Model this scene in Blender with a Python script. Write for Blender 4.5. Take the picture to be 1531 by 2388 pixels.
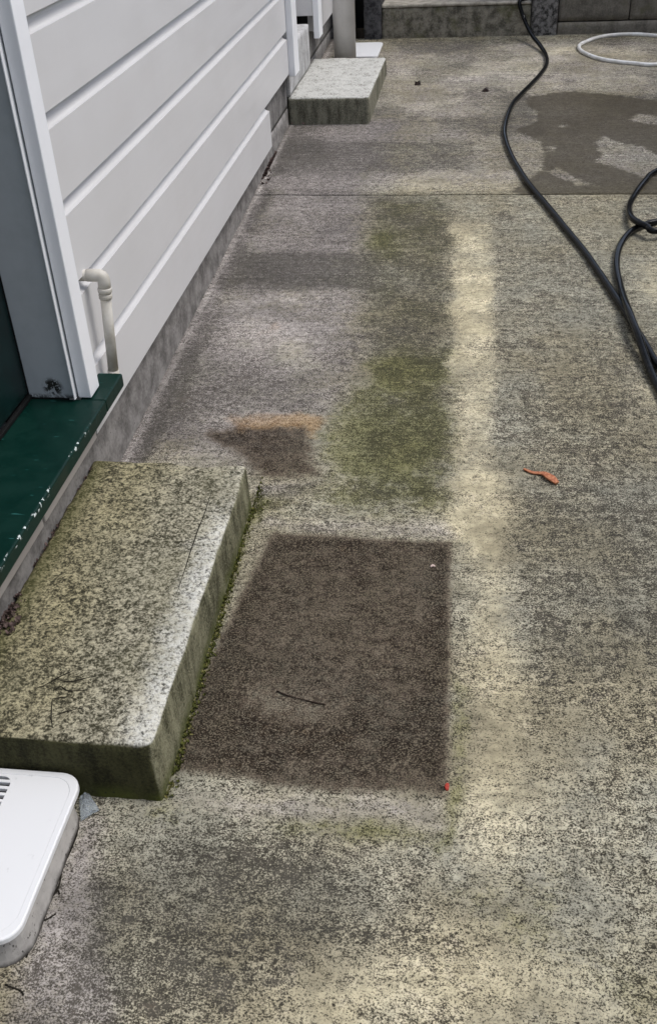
import bpy, bmesh, math, random
import numpy as np
from mathutils import Vector, Matrix, noise as mnoise

# ------------------------------------------------------------------ scene, camera, light
for o in list(bpy.data.objects):
    bpy.data.objects.remove(o, do_unlink=True)
S = bpy.context.scene
COL = S.collection
FPX, PITCH, YAW, ROLL = 2366.4, 0.6132920, 0.1602811, -0.0552941
CAM = np.array([0.77363, 0.0, 1.34727])
SLOPE = 0.0421136                      # the paving rises gently away from the camera
cp, sp, cy, sy, cr, sr = (math.cos(PITCH), math.sin(PITCH), math.cos(YAW), math.sin(YAW), math.cos(ROLL), math.sin(ROLL))
FW = np.array([-sy*cp, cy*cp, -sp])
R0 = np.array([cy, sy, 0.0])
U0 = np.cross(R0, FW)
RT = cr*R0 + sr*U0
UP = -sr*R0 + cr*U0
cam_data = bpy.data.cameras.new('camera')
cam_data.sensor_fit = 'VERTICAL'
cam_data.sensor_height = 24.0
cam_data.sensor_width = 24.0
cam_data.lens = 24.0*FPX/2388.0
cam_data.clip_start = 0.05
cam_data.clip_end = 2000
cam = bpy.data.objects.new('camera', cam_data)
COL.objects.link(cam)
M = Matrix(((RT[0], UP[0], -FW[0], CAM[0]), (RT[1], UP[1], -FW[1], CAM[1]), (RT[2], UP[2], -FW[2], CAM[2]), (0, 0, 0, 1)))
cam.matrix_world = M
S.camera = cam

SUN_EL, SUN_AZ = math.radians(58), math.radians(8)      # azimuth measured from +X towards +Y
W = bpy.data.worlds.new('World')
S.world = W
W.use_nodes = True
wn = W.node_tree
wn.nodes.clear()
wo = wn.nodes.new('ShaderNodeOutputWorld')
bg = wn.nodes.new('ShaderNodeBackground')
sky = wn.nodes.new('ShaderNodeTexSky')
sky.sky_type = 'NISHITA'
sky.sun_disc = False
sky.sun_elevation = SUN_EL
sky.sun_rotation = math.radians(90) - SUN_AZ
sky.air_density = 1.0
sky.dust_density = 2.0
sky.ozone_density = 1.0
hs = wn.nodes.new('ShaderNodeHueSaturation')
hs.inputs['Saturation'].default_value = 0.62
bg.inputs['Strength'].default_value = 0.13
wn.links.new(sky.outputs[0], hs.inputs['Color'])
wn.links.new(hs.outputs[0], bg.inputs['Color'])
wn.links.new(bg.outputs[0], wo.inputs[0])
sl = bpy.data.lights.new('sun', 'SUN')
sl.energy = 1.05
sl.angle = math.radians(28)
sl.color = (1.0, 0.985, 0.97)
sun = bpy.data.objects.new('sun', sl)
COL.objects.link(sun)
sd = Vector((math.cos(SUN_EL)*math.cos(SUN_AZ), math.cos(SUN_EL)*math.sin(SUN_AZ), math.sin(SUN_EL)))
sun.rotation_euler = sd.to_track_quat('Z', 'Y').to_euler()
sun.location = (3, 3, 6)
S.view_settings.view_transform = 'Standard'
S.view_settings.look = 'None'
S.view_settings.gamma = 1.0
S.view_settings.use_curve_mapping = False
S.view_settings.exposure = 0.82

# ------------------------------------------------------------------ pixel <-> place helpers
def ray(px, py):
    return FW + RT*(px-765.5)/FPX - UP*(py-1194.0)/FPX
def on_ground(px, py, h=0.0):
    d = ray(px, py)
    t = (h - CAM[2])/(d[2]-SLOPE*d[1])
    return CAM + t*d
def on_z(px, py, z):
    d = ray(px, py)
    return CAM + d*(z-CAM[2])/d[2]
def on_y(px, py, Y):
    d = ray(px, py)
    return tuple(CAM + d*(Y-CAM[1])/d[1])
def gz(y): return SLOPE*y

# ------------------------------------------------------------------ object helpers
def link(o, parent=None):
    COL.objects.link(o)
    if parent is not None: o.parent = parent
    return o
def tag(o, label=None, cat=None, group=None, kind=None):
    if label: o['label'] = label
    if cat: o['category'] = cat
    if group: o['group'] = group
    if kind: o['kind'] = kind
    return o
def empty(name, loc=(0, 0, 0)):
    o = bpy.data.objects.new(name, None)
    o.empty_display_size = 0.05
    o.location = loc
    return link(o)
def put(o, parent):
    """parent without moving"""
    o.parent = parent
    o.matrix_parent_inverse = Matrix.Translation(-Vector(parent.location))
    return o
def mesh_obj(name, verts, faces, mat, parent=None, smooth=False):
    me = bpy.data.meshes.new(name)
    me.from_pydata([tuple(v) for v in verts], [], [tuple(f) for f in faces])
    me.update()
    bm = bmesh.new(); bm.from_mesh(me)
    bmesh.ops.recalc_face_normals(bm, faces=bm.faces)
    bm.to_mesh(me); bm.free()
    if smooth:
        me.polygons.foreach_set('use_smooth', [True]*len(me.polygons))
    me.materials.append(mat)
    o = bpy.data.objects.new(name, me)
    link(o)
    if parent is not None: put(o, parent)
    return o
def bm_obj(name, bm, mat, parent=None, smooth=False):
    bmesh.ops.recalc_face_normals(bm, faces=bm.faces)
    me = bpy.data.meshes.new(name)
    bm.to_mesh(me); bm.free()
    if smooth:
        me.polygons.foreach_set('use_smooth', [True]*len(me.polygons))
    me.materials.append(mat)
    o = bpy.data.objects.new(name, me)
    link(o)
    if parent is not None: put(o, parent)
    return o
def box_bm(x0, x1, y0, y1, z0, z1, bevel=0.0, seg=2):
    bm = bmesh.new()
    bmesh.ops.create_cube(bm, size=1.0)
    for v in bm.verts:
        v.co = Vector((x0+(v.co.x+.5)*(x1-x0), y0+(v.co.y+.5)*(y1-y0), z0+(v.co.z+.5)*(z1-z0)))
    if bevel > 0:
        bmesh.ops.bevel(bm, geom=list(bm.edges), offset=bevel, segments=seg, affect='EDGES', profile=0.5)
    return bm
def box(name, x0, x1, y0, y1, z0, z1, mat, parent=None, bevel=0.0, seg=2):
    return bm_obj(name, box_bm(x0, x1, y0, y1, z0, z1, bevel, seg), mat, parent)
def catmull(pts, n=8, closed=False):
    P = [np.array(p, float) for p in pts]
    out = []
    m = len(P)
    rng = range(m if closed else m-1)
    for i in rng:
        p0 = P[(i-1) % m] if (closed or i > 0) else P[i]*2-P[i+1]
        p1 = P[i]; p2 = P[(i+1) % m]
        p3 = P[(i+2) % m] if (closed or i+2 < m) else p2*2-p1
        for k in range(n):
            t = k/n
            out.append(0.5*((2*p1)+(-p0+p2)*t+(2*p0-5*p1+4*p2-p3)*t*t+(-p0+3*p1-3*p2+p3)*t**3))
    if not closed: out.append(P[-1])
    return out
def tube_bm(path, rad, sides=12, cap=True, closed=False, bm=None):
    bm = bm or bmesh.new()
    n = len(path)
    rings = []
    prev = None
    for i, p in enumerate(path):
        p = Vector(p)
        if closed:
            t = Vector(path[(i+1) % n])-Vector(path[i-1])
        else:
            t = Vector(path[min(i+1, n-1)])-Vector(path[max(i-1, 0)])
        t.normalize()
        if prev is None:
            a = Vector((0, 0, 1)) if abs(t.z) < .9 else Vector((1, 0, 0))
            u = t.cross(a).normalized()
        else:
            u = (prev - t*prev.dot(t)).normalized()
        prev = u
        w = t.cross(u)
        r = rad(i/(n-1)) if callable(rad) else rad
        rings.append([bm.verts.new(p+u*(r*math.cos(2*math.pi*k/sides))+w*(r*math.sin(2*math.pi*k/sides))) for k in range(sides)])
    for i in range(n if closed else n-1):
        a, b = rings[i], rings[(i+1) % n]
        for k in range(sides):
            bm.faces.new((a[k], a[(k+1) % sides], b[(k+1) % sides], b[k]))
    if cap and not closed:
        bm.faces.new(rings[0][::-1]); bm.faces.new(rings[-1])
    return bm
def rough_box(name, x0, x1, y0, y1, z0, z1, mat, parent=None, res=0.01, amp=0.002, radius=0.01, seed=0, shape=None, chip=0.0, chip_scale=18.0):
    """a cast block: subdivided, corners rounded, surface and edges uneven"""
    xs = np.linspace(x0, x1, max(2, int(round((x1-x0)/res))+1))
    ys = np.linspace(y0, y1, max(2, int(round((y1-y0)/res))+1))
    zs = np.linspace(z0, z1, max(2, int(round((z1-z0)/res))+1))
    vid = {}; V = []; F = []
    def vert(i, j, k):
        key = (i, j, k)
        if key not in vid:
            vid[key] = len(V); V.append(Vector((xs[i], ys[j], zs[k])))
        return vid[key]
    nx, ny, nz = len(xs)-1, len(ys)-1, len(zs)-1
    for i in range(nx):
        for j in range(ny):
            F.append((vert(i, j, nz), vert(i+1, j, nz), vert(i+1, j+1, nz), vert(i, j+1, nz)))
            F.append((vert(i, j, 0), vert(i, j+1, 0), vert(i+1, j+1, 0), vert(i+1, j, 0)))
    for i in range(nx):
        for k in range(nz):
            F.append((vert(i, 0, k), vert(i+1, 0, k), vert(i+1, 0, k+1), vert(i, 0, k+1)))
            F.append((vert(i, ny, k), vert(i, ny, k+1), vert(i+1, ny, k+1), vert(i+1, ny, k)))
    for j in range(ny):
        for k in range(nz):
            F.append((vert(0, j, k), vert(0, j, k+1), vert(0, j+1, k+1), vert(0, j+1, k)))
            F.append((vert(nx, j, k), vert(nx, j+1, k), vert(nx, j+1, k+1), vert(nx, j, k+1)))
    off = Vector((seed*3.1, seed*7.7, seed*1.3))
    lo = Vector((x0, y0, z0)); hi = Vector((x1, y1, z1))
    for n, v in enumerate(V):
        p = v.copy()
        nz_ = mnoise.noise((p+off)*chip_scale)
        rr = radius*(1.0+chip*max(0.0, nz_*2.2))
        c = Vector([min(max(p[a], lo[a]+rr), hi[a]-rr) for a in range(3)])
        d = p-c
        if d.length > 1e-9:
            p = c + d.normalized()*rr
            nrm = d.normalized()
        else:
            nrm = Vector((0, 0, 1))
        p += nrm*amp*(mnoise.noise((p+off)*9.0)+0.6*mnoise.noise((p+off)*31.0)+0.35*mnoise.noise((p+off)*80.0))
        if shape: p = shape(p)
        V[n] = p
    return mesh_obj(name, V, F, mat, parent, smooth=True)

# ------------------------------------------------------------------ node helpers
class NT:
    def __init__(s, name, rough=0.8, spec=0.3):
        s.m = bpy.data.materials.new(name)
        s.m.use_nodes = True
        s.t = s.m.node_tree
        s.b = s.t.nodes['Principled BSDF']
        s.b.inputs['Roughness'].default_value = rough
        s.b.inputs['Specular IOR Level'].default_value = spec
        s.tc = s.t.nodes.new('ShaderNodeTexCoord')
        s.P = s.tc.outputs['Object']
    def n(s, t): return s.t.nodes.new(t)
    def l(s, a, sock):
        if isinstance(a, (int, float)): sock.default_value = a
        elif isinstance(a, (tuple, list)):
            sock.default_value = tuple(a) if len(sock.default_value) == len(a) else tuple(a)+(1.0,)
        else: s.t.links.new(a, sock)
    def math(s, op, a, b=0.0, c=None, clamp=False):
        x = s.n('ShaderNodeMath'); x.operation = op; x.use_clamp = clamp
        s.l(a, x.inputs[0]); s.l(b, x.inputs[1])
        if c is not None: s.l(c, x.inputs[2])
        return x.outputs[0]
    def add(s, a, b): return s.math('ADD', a, b)
    def sub(s, a, b): return s.math('SUBTRACT', a, b)
    def mul(s, a, b): return s.math('MULTIPLY', a, b)
    def mad(s, a, b, c): return s.math('MULTIPLY_ADD', a, b, c)
    def step(s, x, lo, hi, a=0.0, b=1.0):
        r = s.n('ShaderNodeMapRange'); r.interpolation_type = 'SMOOTHSTEP'
        s.l(x, r.inputs['Value']); s.l(lo, r.inputs['From Min']); s.l(hi, r.inputs['From Max'])
        s.l(a, r.inputs['To Min']); s.l(b, r.inputs['To Max'])
        return r.outputs[0]
    def mix(s, f, a, b, mode='MIX'):
        x = s.n('ShaderNodeMix'); x.data_type = 'RGBA'; x.blend_type = mode; x.clamp_factor = True
        s.l(f, x.inputs[0]); s.l(a, x.inputs[6]); s.l(b, x.inputs[7])
        return x.outputs[2]
    def mapv(s, v, scale=(1, 1, 1), loc=(0, 0, 0), rot=(0, 0, 0)):
        x = s.n('ShaderNodeMapping')
        s.l(v, x.inputs['Vector']); x.inputs['Scale'].default_value = scale
        x.inputs['Location'].default_value = loc; x.inputs['Rotation'].default_value = rot
        return x.outputs[0]
    def noise(s, v, scale, detail=2, rough=.55, dist=0.0):
        x = s.n('ShaderNodeTexNoise')
        s.l(v, x.inputs['Vector']); x.inputs['Scale'].default_value = scale
        x.inputs['Detail'].default_value = detail; x.inputs['Roughness'].default_value = rough
        x.inputs['Distortion'].default_value = dist
        return x.outputs[0]
    def vor(s, v, scale, feat='F1', out='Distance', rand=1.0):
        x = s.n('ShaderNodeTexVoronoi'); x.feature = feat
        s.l(v, x.inputs['Vector']); x.inputs['Scale'].default_value = scale
        x.inputs['Randomness'].default_value = rand
        return x.outputs[out]
    def attr(s, name):
        x = s.n('ShaderNodeAttribute'); x.attribute_name = name
        return x.outputs['Fac']
    def xyz(s, v=None):
        x = s.n('ShaderNodeSeparateXYZ'); s.l(v or s.P, x.inputs[0])
        return x.outputs[0], x.outputs[1], x.outputs[2]
    def normal(s):
        g = s.n('ShaderNodeNewGeometry')
        return s.xyz(g.outputs['Normal'])
    def color(s, c): s.l(c, s.b.inputs['Base Color'])
    def rough(s, r): s.l(r, s.b.inputs['Roughness'])
    def bump(s, h, strength=.3, dist=.002):
        x = s.n('ShaderNodeBump'); x.inputs['Strength'].default_value = strength
        x.inputs['Distance'].default_value = dist
        s.l(h, x.inputs['Height'])
        s.t.links.new(x.outputs[0], s.b.inputs['Normal'])

# ------------------------------------------------------------------ paving material
def mat_paving():
    t = NT('weathered_concrete', .85, .2)
    P = t.P
    st = t.mapv(P, (.9, 1.06, 1.0))
    g1 = t.noise(st, 70, 5, .82, .3)                      # grain from blotches down to single sand grains
    nf = t.noise(st, 350, 1.5, .6, .35)
    nf2 = t.noise(st, 95, 3, .65)
    nm = t.noise(P, 24, 4, .65)
    nl = t.noise(t.mapv(P, (1, 1, 1), (3.3, 1.7, 0)), 6.5, 4, .62)
    nh = t.noise(t.mapv(P, (1, 1, 1), (8.3, 2.7, 0)), 3.1, 4, .6)
    broom = t.noise(t.mapv(P, (5, 120, 1)), 1.0, 3, .65)
    moss, soil, lime = t.attr('moss'), t.attr('soil'), t.attr('lime')
    rust, damp, clean, grime = t.attr('rust'), t.attr('damp'), t.attr('clean'), t.attr('grime')
    grain = t.add(t.mul(t.sub(nf2, .5), .9), t.add(t.mul(t.sub(nf, .5), .7), t.mul(t.sub(nm, .5), .9)))
    grain = t.add(grain, t.mul(t.sub(nl, .5), .7))
    sweep = t.noise(t.mapv(P, (3.2, 26, 1), (1.1, .4, 0)), 1.0, 5, .68)      # broom and run-off streaks across the slab
    grain = t.add(grain, t.mul(t.sub(sweep, .5), .5))
    lime = t.math('MAXIMUM', t.mad(grain, .8, lime), 0., clamp=True)
    clean = t.step(t.add(clean, t.mul(grain, .8)), -.05, 1.0)
    grime = t.step(t.add(grime, t.mul(grain, .8)), -.1, 1.1)
    moss = t.math('MAXIMUM', t.mad(t.mul(grain, .9), t.step(moss, 0., .3), moss), 0.)
    soil = t.mad(t.mul(grain, .35), t.step(soil, 0., .3), soil)
    fine = t.noise(st, 720, 1.0, .5)
    s = t.add(t.add(t.mul(g1, .30), t.mul(nf, .42)), t.add(t.mul(broom, .10), t.mul(fine, .20)))       # about .51
    bias = t.add(t.mad(grime, .060, .504), t.mul(t.sub(nl, .5), .17))
    bias = t.add(bias, t.mul(t.sub(nm, .5), .15))
    bias = t.sub(bias, t.mul(lime, .055))
    sp_ = t.step(s, t.sub(bias, .066), t.add(bias, .076))
    tint = t.step(nh, .35, .65)
    light = t.mix(tint, (.510, .452, .305), (.430, .410, .320))
    light = t.mix(clean, light, (.330, .298, .276))
    limec = t.mix(clean, (.640, .560, .365), (.470, .435, .405))
    light = t.mix(t.mul(lime, .8), light, limec)
    dark = t.mix(clean, (.038, .033, .023), (.060, .052, .046))
    dark = t.mix(t.mul(lime, .16), dark, (.20, .17, .12))
    col = t.mix(sp_, dark, light)
    # broad tone variation
    tv = t.step(nl, .28, .72, .64, 1.26)
    tv = t.mul(tv, t.step(nm, .3, .7, .80, 1.16))
    tv = t.mul(tv, t.step(g1, .35, .65, .86, 1.12))
    tv = t.mul(tv, t.step(sweep, .3, .7, .90, 1.08))
    tv = t.mul(tv, t.step(nh, .33, .66, .80, 1.12))
    mv = t.n('ShaderNodeVectorMath'); mv.operation = 'SCALE'
    t.l(col, mv.inputs[0]); t.l(tv, mv.inputs['Scale'])
    col = mv.outputs[0]
    # grey grime veil
    g2 = t.mul(grime, t.step(nm, .25, .75, .10, .45))
    col = t.mix(g2, col, (.115, .108, .090))
    # moss / algae
    mm = t.step(moss, .10, 1.0)
    mcol = t.mix(sp_, (.036, .036, .0095), (.188, .184, .060))
    col = t.mix(t.mul(mm, .70), col, mcol)
    # brown soil left under a mat
    sm = t.noise(t.mapv(P, (1.2, 1, 1), (5, 2, 0)), 27, 5, .74, .3)
    sm2 = t.noise(t.mapv(P, (1, 1, 1), (9, 4, 0)), 70, 4, .72)
    sv = t.add(t.mul(sm, .52), t.mul(sm2, .48))
    blot = t.step(t.sub(sv, t.mul(t.sub(soil, .75), .42)), .41, .64)
    scol = t.mix(blot, (.0165, .0105, .0055), (.098, .076, .055))
    scol = t.mix(t.step(nf, .50, .66, 0., .55), scol, (.190, .150, .104))
    scol = t.mix(t.step(nf, .34, .50, .65, 0.), scol, (.009, .006, .004))
    se = t.step(t.add(soil, t.mul(t.sub(sm2, .5), .5)), .06, .74)
    col = t.mix(t.mul(se, t.step(sp_, .2, .9, .98, .88)), col, scol)
    # rust
    rm = t.step(t.add(rust, t.mul(grain, .8)), .15, 1.1)
    col = t.mix(t.mul(rm, .58), col, t.mix(sp_, (.17, .085, .028), (.47, .31, .145)))
    # pits and specks
    pv = t.n('ShaderNodeTexVoronoi'); pv.inputs['Scale'].default_value = 38
    t.l(P, pv.inputs['Vector'])
    sc = t.n('ShaderNodeSeparateColor'); t.l(pv.outputs['Color'], sc.inputs[0])
    pit = t.mul(t.step(pv.outputs['Distance'], .05, .11, 1., 0.), t.step(sc.outputs[0], .84, .86))
    col = t.mix(t.mul(pit, .85), col, (.018, .014, .011))
    fleck = t.mul(t.step(pv.outputs['Distance'], .04, .08, 1., 0.), t.step(sc.outputs[0], .07, .05))
    col = t.mix(t.mul(fleck, .6), col, (.55, .50, .41))
    # damp: the same concrete, darker and smoother where water lies
    dn = t.noise(t.mapv(P, (.8, 1.9, 1)), 30, 6, .76)
    dm = t.step(t.add(damp, t.mul(t.sub(dn, .5), .10)), -.005, .005)
    dv = t.n('ShaderNodeVectorMath'); dv.operation = 'SCALE'
    t.l(t.mix(.40, col, (.28, .22, .120)), dv.inputs[0]); dv.inputs['Scale'].default_value = .32
    col = t.mix(t.mul(dm, .95), col, dv.outputs[0])
    t.color(col)
    t.rough(t.mix(dm, (.88, .88, .88), (.62, .62, .62)))
    hgt = t.sub(t.add(t.mul(s, 1.0), t.mul(nf, .25)), t.mul(pit, .6))
    t.bump(hgt, .45, .0025)
    return t.m

def mat_step(name, near=True):
    t = NT(name, .9, .2)
    P = t.P
    x, y, z = t.xyz()
    nx, ny, nz = t.normal()
    top = t.step(nz, .45, .8)
    nf = t.noise(P, 215, 2, .6, .5)
    nf2 = t.noise(P, 78, 3, .62, .4)
    nm = t.noise(P, 20, 4, .6)
    nl = t.noise(P, 6, 3, .6)
    g1 = t.noise(P, 85, 4, .78, .3)
    s = t.add(t.mul(nf, .45), t.mul(g1, .55))
    edge = t.step(t.add(x, t.mul(t.sub(nm, .5), .08)), .235, .30)      # worn, paler towards the outer edge
    if near:
        edge = t.mul(edge, t.step(t.add(y, t.mul(t.sub(nl, .5), .5)), 1.78, 1.45, .25, 1.))
        light = t.mix(t.step(t.add(x, t.mul(t.sub(nl, .5), .25)), .02, .24), (.42, .375, .225), (.48, .445, .33))
        light = t.mix(t.mul(edge, t.step(nf2, .3, .6, .5, 1.)), light, (.64, .63, .57))
        dark = t.mix(edge, (.034, .031, .018), (.040, .040, .036))
        th = t.add(t.sub(.515, t.mul(edge, .070)), t.mul(t.sub(nm, .5), .17))
        sp_ = t.step(s, t.sub(th, .11), t.add(th, .115))
        ctop = t.mix(sp_, dark, light)
        ctop = t.mix(t.mul(t.step(nl, .45, .7), .25), ctop, (.12, .115, .06))
        ctop = t.mix(t.step(x, .03, -.02, 0., .5), ctop, (.075, .078, .02))
    else:
        th = t.add(.455, t.mul(t.sub(nm, .5), .30))
        sp_ = t.step(s, t.sub(th, .09), t.add(th, .07))
        ctop = t.mix(sp_, (.17, .16, .135), (.52, .515, .48))
    streak = t.noise(t.mapv(P, (26, 26, 7)), 1.0, 4, .65)
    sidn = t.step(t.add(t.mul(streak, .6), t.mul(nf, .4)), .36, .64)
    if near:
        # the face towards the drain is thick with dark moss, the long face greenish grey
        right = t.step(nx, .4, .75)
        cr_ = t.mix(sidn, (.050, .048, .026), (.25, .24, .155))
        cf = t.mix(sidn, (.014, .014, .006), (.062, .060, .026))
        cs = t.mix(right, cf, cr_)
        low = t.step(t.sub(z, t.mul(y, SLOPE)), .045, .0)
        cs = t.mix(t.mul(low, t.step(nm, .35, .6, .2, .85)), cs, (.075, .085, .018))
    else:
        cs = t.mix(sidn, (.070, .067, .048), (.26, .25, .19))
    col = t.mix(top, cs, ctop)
    pv = t.vor(P, 60)
    pit = t.step(pv, .10, .16, 1., 0.)
    col = t.mix(t.mul(pit, t.step(nm, .5, .6, 0., .8)), col, (.02, .02, .014))
    t.color(col)
    t.bump(t.sub(s, t.mul(pit, .25)), .8, .005)
    return t.m

def mat_cast(name, dark, light, streaks=True, scale=1.0, contrast=.14, spec=.2, moss=None):
    t = NT(name, .9, spec)
    P = t.P
    nf = t.noise(P, 130*scale, 3, .6)
    nm = t.noise(P, 22*scale, 4, .6)
    stv = t.noise(t.mapv(P, (20, 20, 2.2)), 1.0, 4, .65)
    s = t.add(t.add(t.mul(nf, .3), t.mul(nm, .35)), t.mul(stv if streaks else nm, .35))
    f = t.step(s, .5-contrast, .5+contrast)
    col = t.mix(f, dark, light)
    pv = t.vor(P, 48*scale)
    pit = t.mul(t.step(pv, .07, .13, 1., 0.), t.step(nm, .52, .6))
    col = t.mix(t.mul(pit, .8), col, (.015, .014, .012))
    if moss:
        col = t.mix(t.mul(t.step(t.noise(P, 9, 3), .5, .66), moss), col, (.10, .10, .035))
    t.color(col)
    t.bump(t.sub(t.add(t.mul(nf, .6), nm), t.mul(pit, .4)), .5, .003)
    return t.m

def mat_paint(name, c, rough=.42, spec=.5, dirt=.12, dirtcol=(.25, .22, .18), bumpy=.12):
    t = NT(name, rough, spec)
    n1 = t.noise(t.P, 3.5, 4, .6)
    n2 = t.noise(t.mapv(t.P, (30, 4, 30)), 1.0, 3, .6)
    col = t.mix(t.mul(t.step(n1, .35, .75), dirt), c, dirtcol)
    t.color(col)
    t.rough(t.step(n2, .3, .7, rough-.05, rough+.08))
    t.bump(n2, bumpy, .001)
    return t.m

def mat_jamb():
    t = NT('jamb_paint', .5, .4)
    x, y, z = t.xyz()
    n1 = t.noise(t.P, 14, 4, .65)
    n2 = t.noise(t.P, 120, 3, .7)
    col = t.mix(t.step(n1, .35, .75, 0., .30), (.46, .485, .495), (.29, .31, .31))  # base grey taken darker to carry the shade of the door reveal
    # mould near the foot and along the joint
    dx = t.math('ABSOLUTE', t.add(x, .050))
    dz = t.math('ABSOLUTE', t.sub(z, .403))
    d = t.math('SQRT', t.add(t.mul(dx, dx), t.mul(dz, dz)))
    spot = t.mul(t.step(d, .012, .026, 1., 0.), t.step(n2, .45, .52))
    foot = t.mul(t.step(z, .392, .381, 0., 1.), t.step(n2, .42, .5))
    col = t.mix(t.math('MAXIMUM', spot, t.mul(foot, .8)), col, (.02, .018, .015))
    t.color(col)
    t.bump(n1, .2, .001)
    return t.m

def mat_sill():
    t = NT('sill_green_paint', .42, .22)
    x, y, z = t.xyz()
    n1 = t.noise(t.P, 75, 3, .7)
    n2 = t.noise(t.mapv(t.P, (1, 1, 1), (4, 4, 4)), 16, 3, .6)
    scr = t.noise(t.mapv(t.P, (30, 170, 1), (0, 0, 0), (0, 0, .5)), 1.0, 1, .5)
    base = t.mix(t.step(n2, .3, .7), (.0010, .0165, .0120), (.0014, .0215, .0155))
    base = t.mix(t.step(scr, .74, .77, 0., .7), base, (.03, .13, .12))
    arris = t.mul(t.step(x, .0500, .0525), t.step(z, .366, .371))
    wear = t.mul(t.step(n2, .46, .56), t.step(t.math('ABSOLUTE', t.sub(y, 1.32)), .42, .20))
    chips = t.mul(t.mul(arris, wear), t.step(n1, .575, .60))
    col = t.mix(chips, base, (.62, .68, .66))
    t.color(col)
    t.rough(t.step(n2, .3, .7, .34, .52))
    t.bump(t.sub(n2, chips), .15, .001)
    return t.m

def mat_simple(name, c, rough=.5, spec=.4, var=.2, scale=40, c2=None, bump=0.0):
    t = NT(name, rough, spec)
    n1 = t.noise(t.P, scale, 3, .6)
    c2 = c2 or tuple(k*(1-var) for k in c)
    t.color(t.mix(t.step(n1, .35, .65), c, c2))
    if bump: t.bump(n1, bump, .001)
    return t.m

def mat_lid():
    t = NT('lid_white_plastic', .34, .5)
    n1 = t.noise(t.P, 30, 4, .65)
    n2 = t.noise(t.mapv(t.P, (60, 14, 60)), 1.0, 2, .6)
    f = t.math('MAXIMUM', t.step(n1, .64, .72, 0., .4), t.step(n2, .72, .77, 0., .35))
    t.color(t.mix(f, (.74, .745, .75), (.40, .40, .40)))
    t.bump(t.noise(t.P, 8, 2), .08, .001)
    return t.m

def mat_drain_base():
    t = NT('drain_surround_render', .85, .25)
    n1 = t.noise(t.P, 26, 4, .65)
    n2 = t.noise(t.mapv(t.P, (1, 1, .6)), 130, 3, .65)
    x, y, z = t.xyz()
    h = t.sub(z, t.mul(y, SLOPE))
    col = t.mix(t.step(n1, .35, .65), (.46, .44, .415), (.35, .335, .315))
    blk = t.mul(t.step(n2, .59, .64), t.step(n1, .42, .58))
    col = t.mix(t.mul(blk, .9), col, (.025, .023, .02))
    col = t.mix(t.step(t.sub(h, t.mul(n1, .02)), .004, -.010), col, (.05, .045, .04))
    t.color(col)
    t.bump(t.add(n1, n2), .3, .002)
    return t.m

def mat_rubber():
    t = NT('black_rubber', .12, .14)
    n1 = t.noise(t.P, 60, 3, .6)
    n2 = t.noise(t.P, 7, 3, .6)
    t.color(t.mix(t.step(n1, .5, .75), (.006, .0065, .007), (.016, .017, .018)))
    t.rough(t.step(n2, .35, .65, .07, .20))
    t.bump(n1, .10, .0008)
    return t.m

def mat_clear():
    t = NT('clear_plastic_film', .12, .5)
    t.color((.80, .86, .90))
    t.b.inputs['Transmission Weight'].default_value = .75
    t.b.inputs['IOR'].default_value = 1.25
    t.bump(t.noise(t.P, 90, 3), .5, .002)
    return t.m

MAT = {}
MAT['paving'] = mat_paving()
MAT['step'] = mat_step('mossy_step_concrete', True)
MAT['step_far'] = mat_step('pale_step_concrete', False)
MAT['foundation'] = mat_cast('foundation_concrete', (.115, .108, .101), (.29, .275, .262), streaks=False, contrast=.17)
MAT['foundation_streaked'] = mat_cast('streaked_foundation_concrete', (.095, .090, .086), (.25, .24, .23))
MAT['sill_concrete'] = mat_cast('threshold_concrete', (.26, .255, .25), (.52, .52, .52))
MAT['rear'] = mat_cast('rear_step_concrete', (.085, .078, .060), (.30, .275, .22), streaks=False, moss=.5)
MAT['tread'] = mat_cast('rear_tread_concrete', (.24, .22, .18), (.48, .44, .37), streaks=False)
MAT['pillar_dark'] = mat_cast('dark_rough_concrete', (.022, .022, .024), (.10, .098, .10), streaks=False, scale=1.4)
MAT['aggregate'] = mat_cast('exposed_aggregate', (.035, .034, .032), (.22, .21, .20), streaks=False, scale=1.8, contrast=.09)
MAT['panel'] = mat_cast('wall_panel_concrete', (.10, .092, .075), (.215, .195, .165), moss=.35)
MAT['siding'] = mat_paint('siding_paint', (.640, .632, .630), .38, .5, .10, (.36, .33, .30))
MAT['white'] = mat_paint('white_trim_paint', (.86, .865, .88), .4, .45, .12, (.52, .52, .52))
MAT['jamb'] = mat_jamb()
MAT['sill'] = mat_sill()
MAT['door'] = mat_simple('dark_green_door_paint', (.003, .016, .015), .35, .4, .4, 20)
MAT['strip'] = mat_paint('base_board_paint', (.42, .39, .37), .5, .35, .4, (.22, .19, .17))
MAT['black'] = mat_simple('black_weather_strip', (.008, .008, .008), .5, .3)
MAT['pvc'] = mat_simple('aged_white_pvc', (.58, .555, .50), .5, .3, .12, 30, (.47, .44, .38))
MAT['grey_pvc'] = mat_simple('grey_pvc', (.74, .72, .705), .42, .4, .10, 12)
MAT['lid'] = mat_lid()
MAT['drain'] = mat_drain_base()
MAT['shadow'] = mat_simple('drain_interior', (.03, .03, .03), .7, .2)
MAT['rubber'] = mat_rubber()
MAT['white_hose'] = mat_simple('white_hose_plastic', (.78, .78, .77), .38, .45, .15, 25, (.62, .61, .58))
MAT['clear'] = mat_clear()
MAT['leaf_orange'] = mat_simple('dry_orange_leaf', (.50, .215, .105), .6, .3, .4, 160, (.33, .10, .045), .3)
MAT['leaf_dark'] = mat_simple('dark_wet_leaf', (.030, .016, .012), .5, .4, .5, 120)
MAT['twig'] = mat_simple('dry_twig', (.035, .022, .015), .8, .2, .4, 200)
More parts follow.
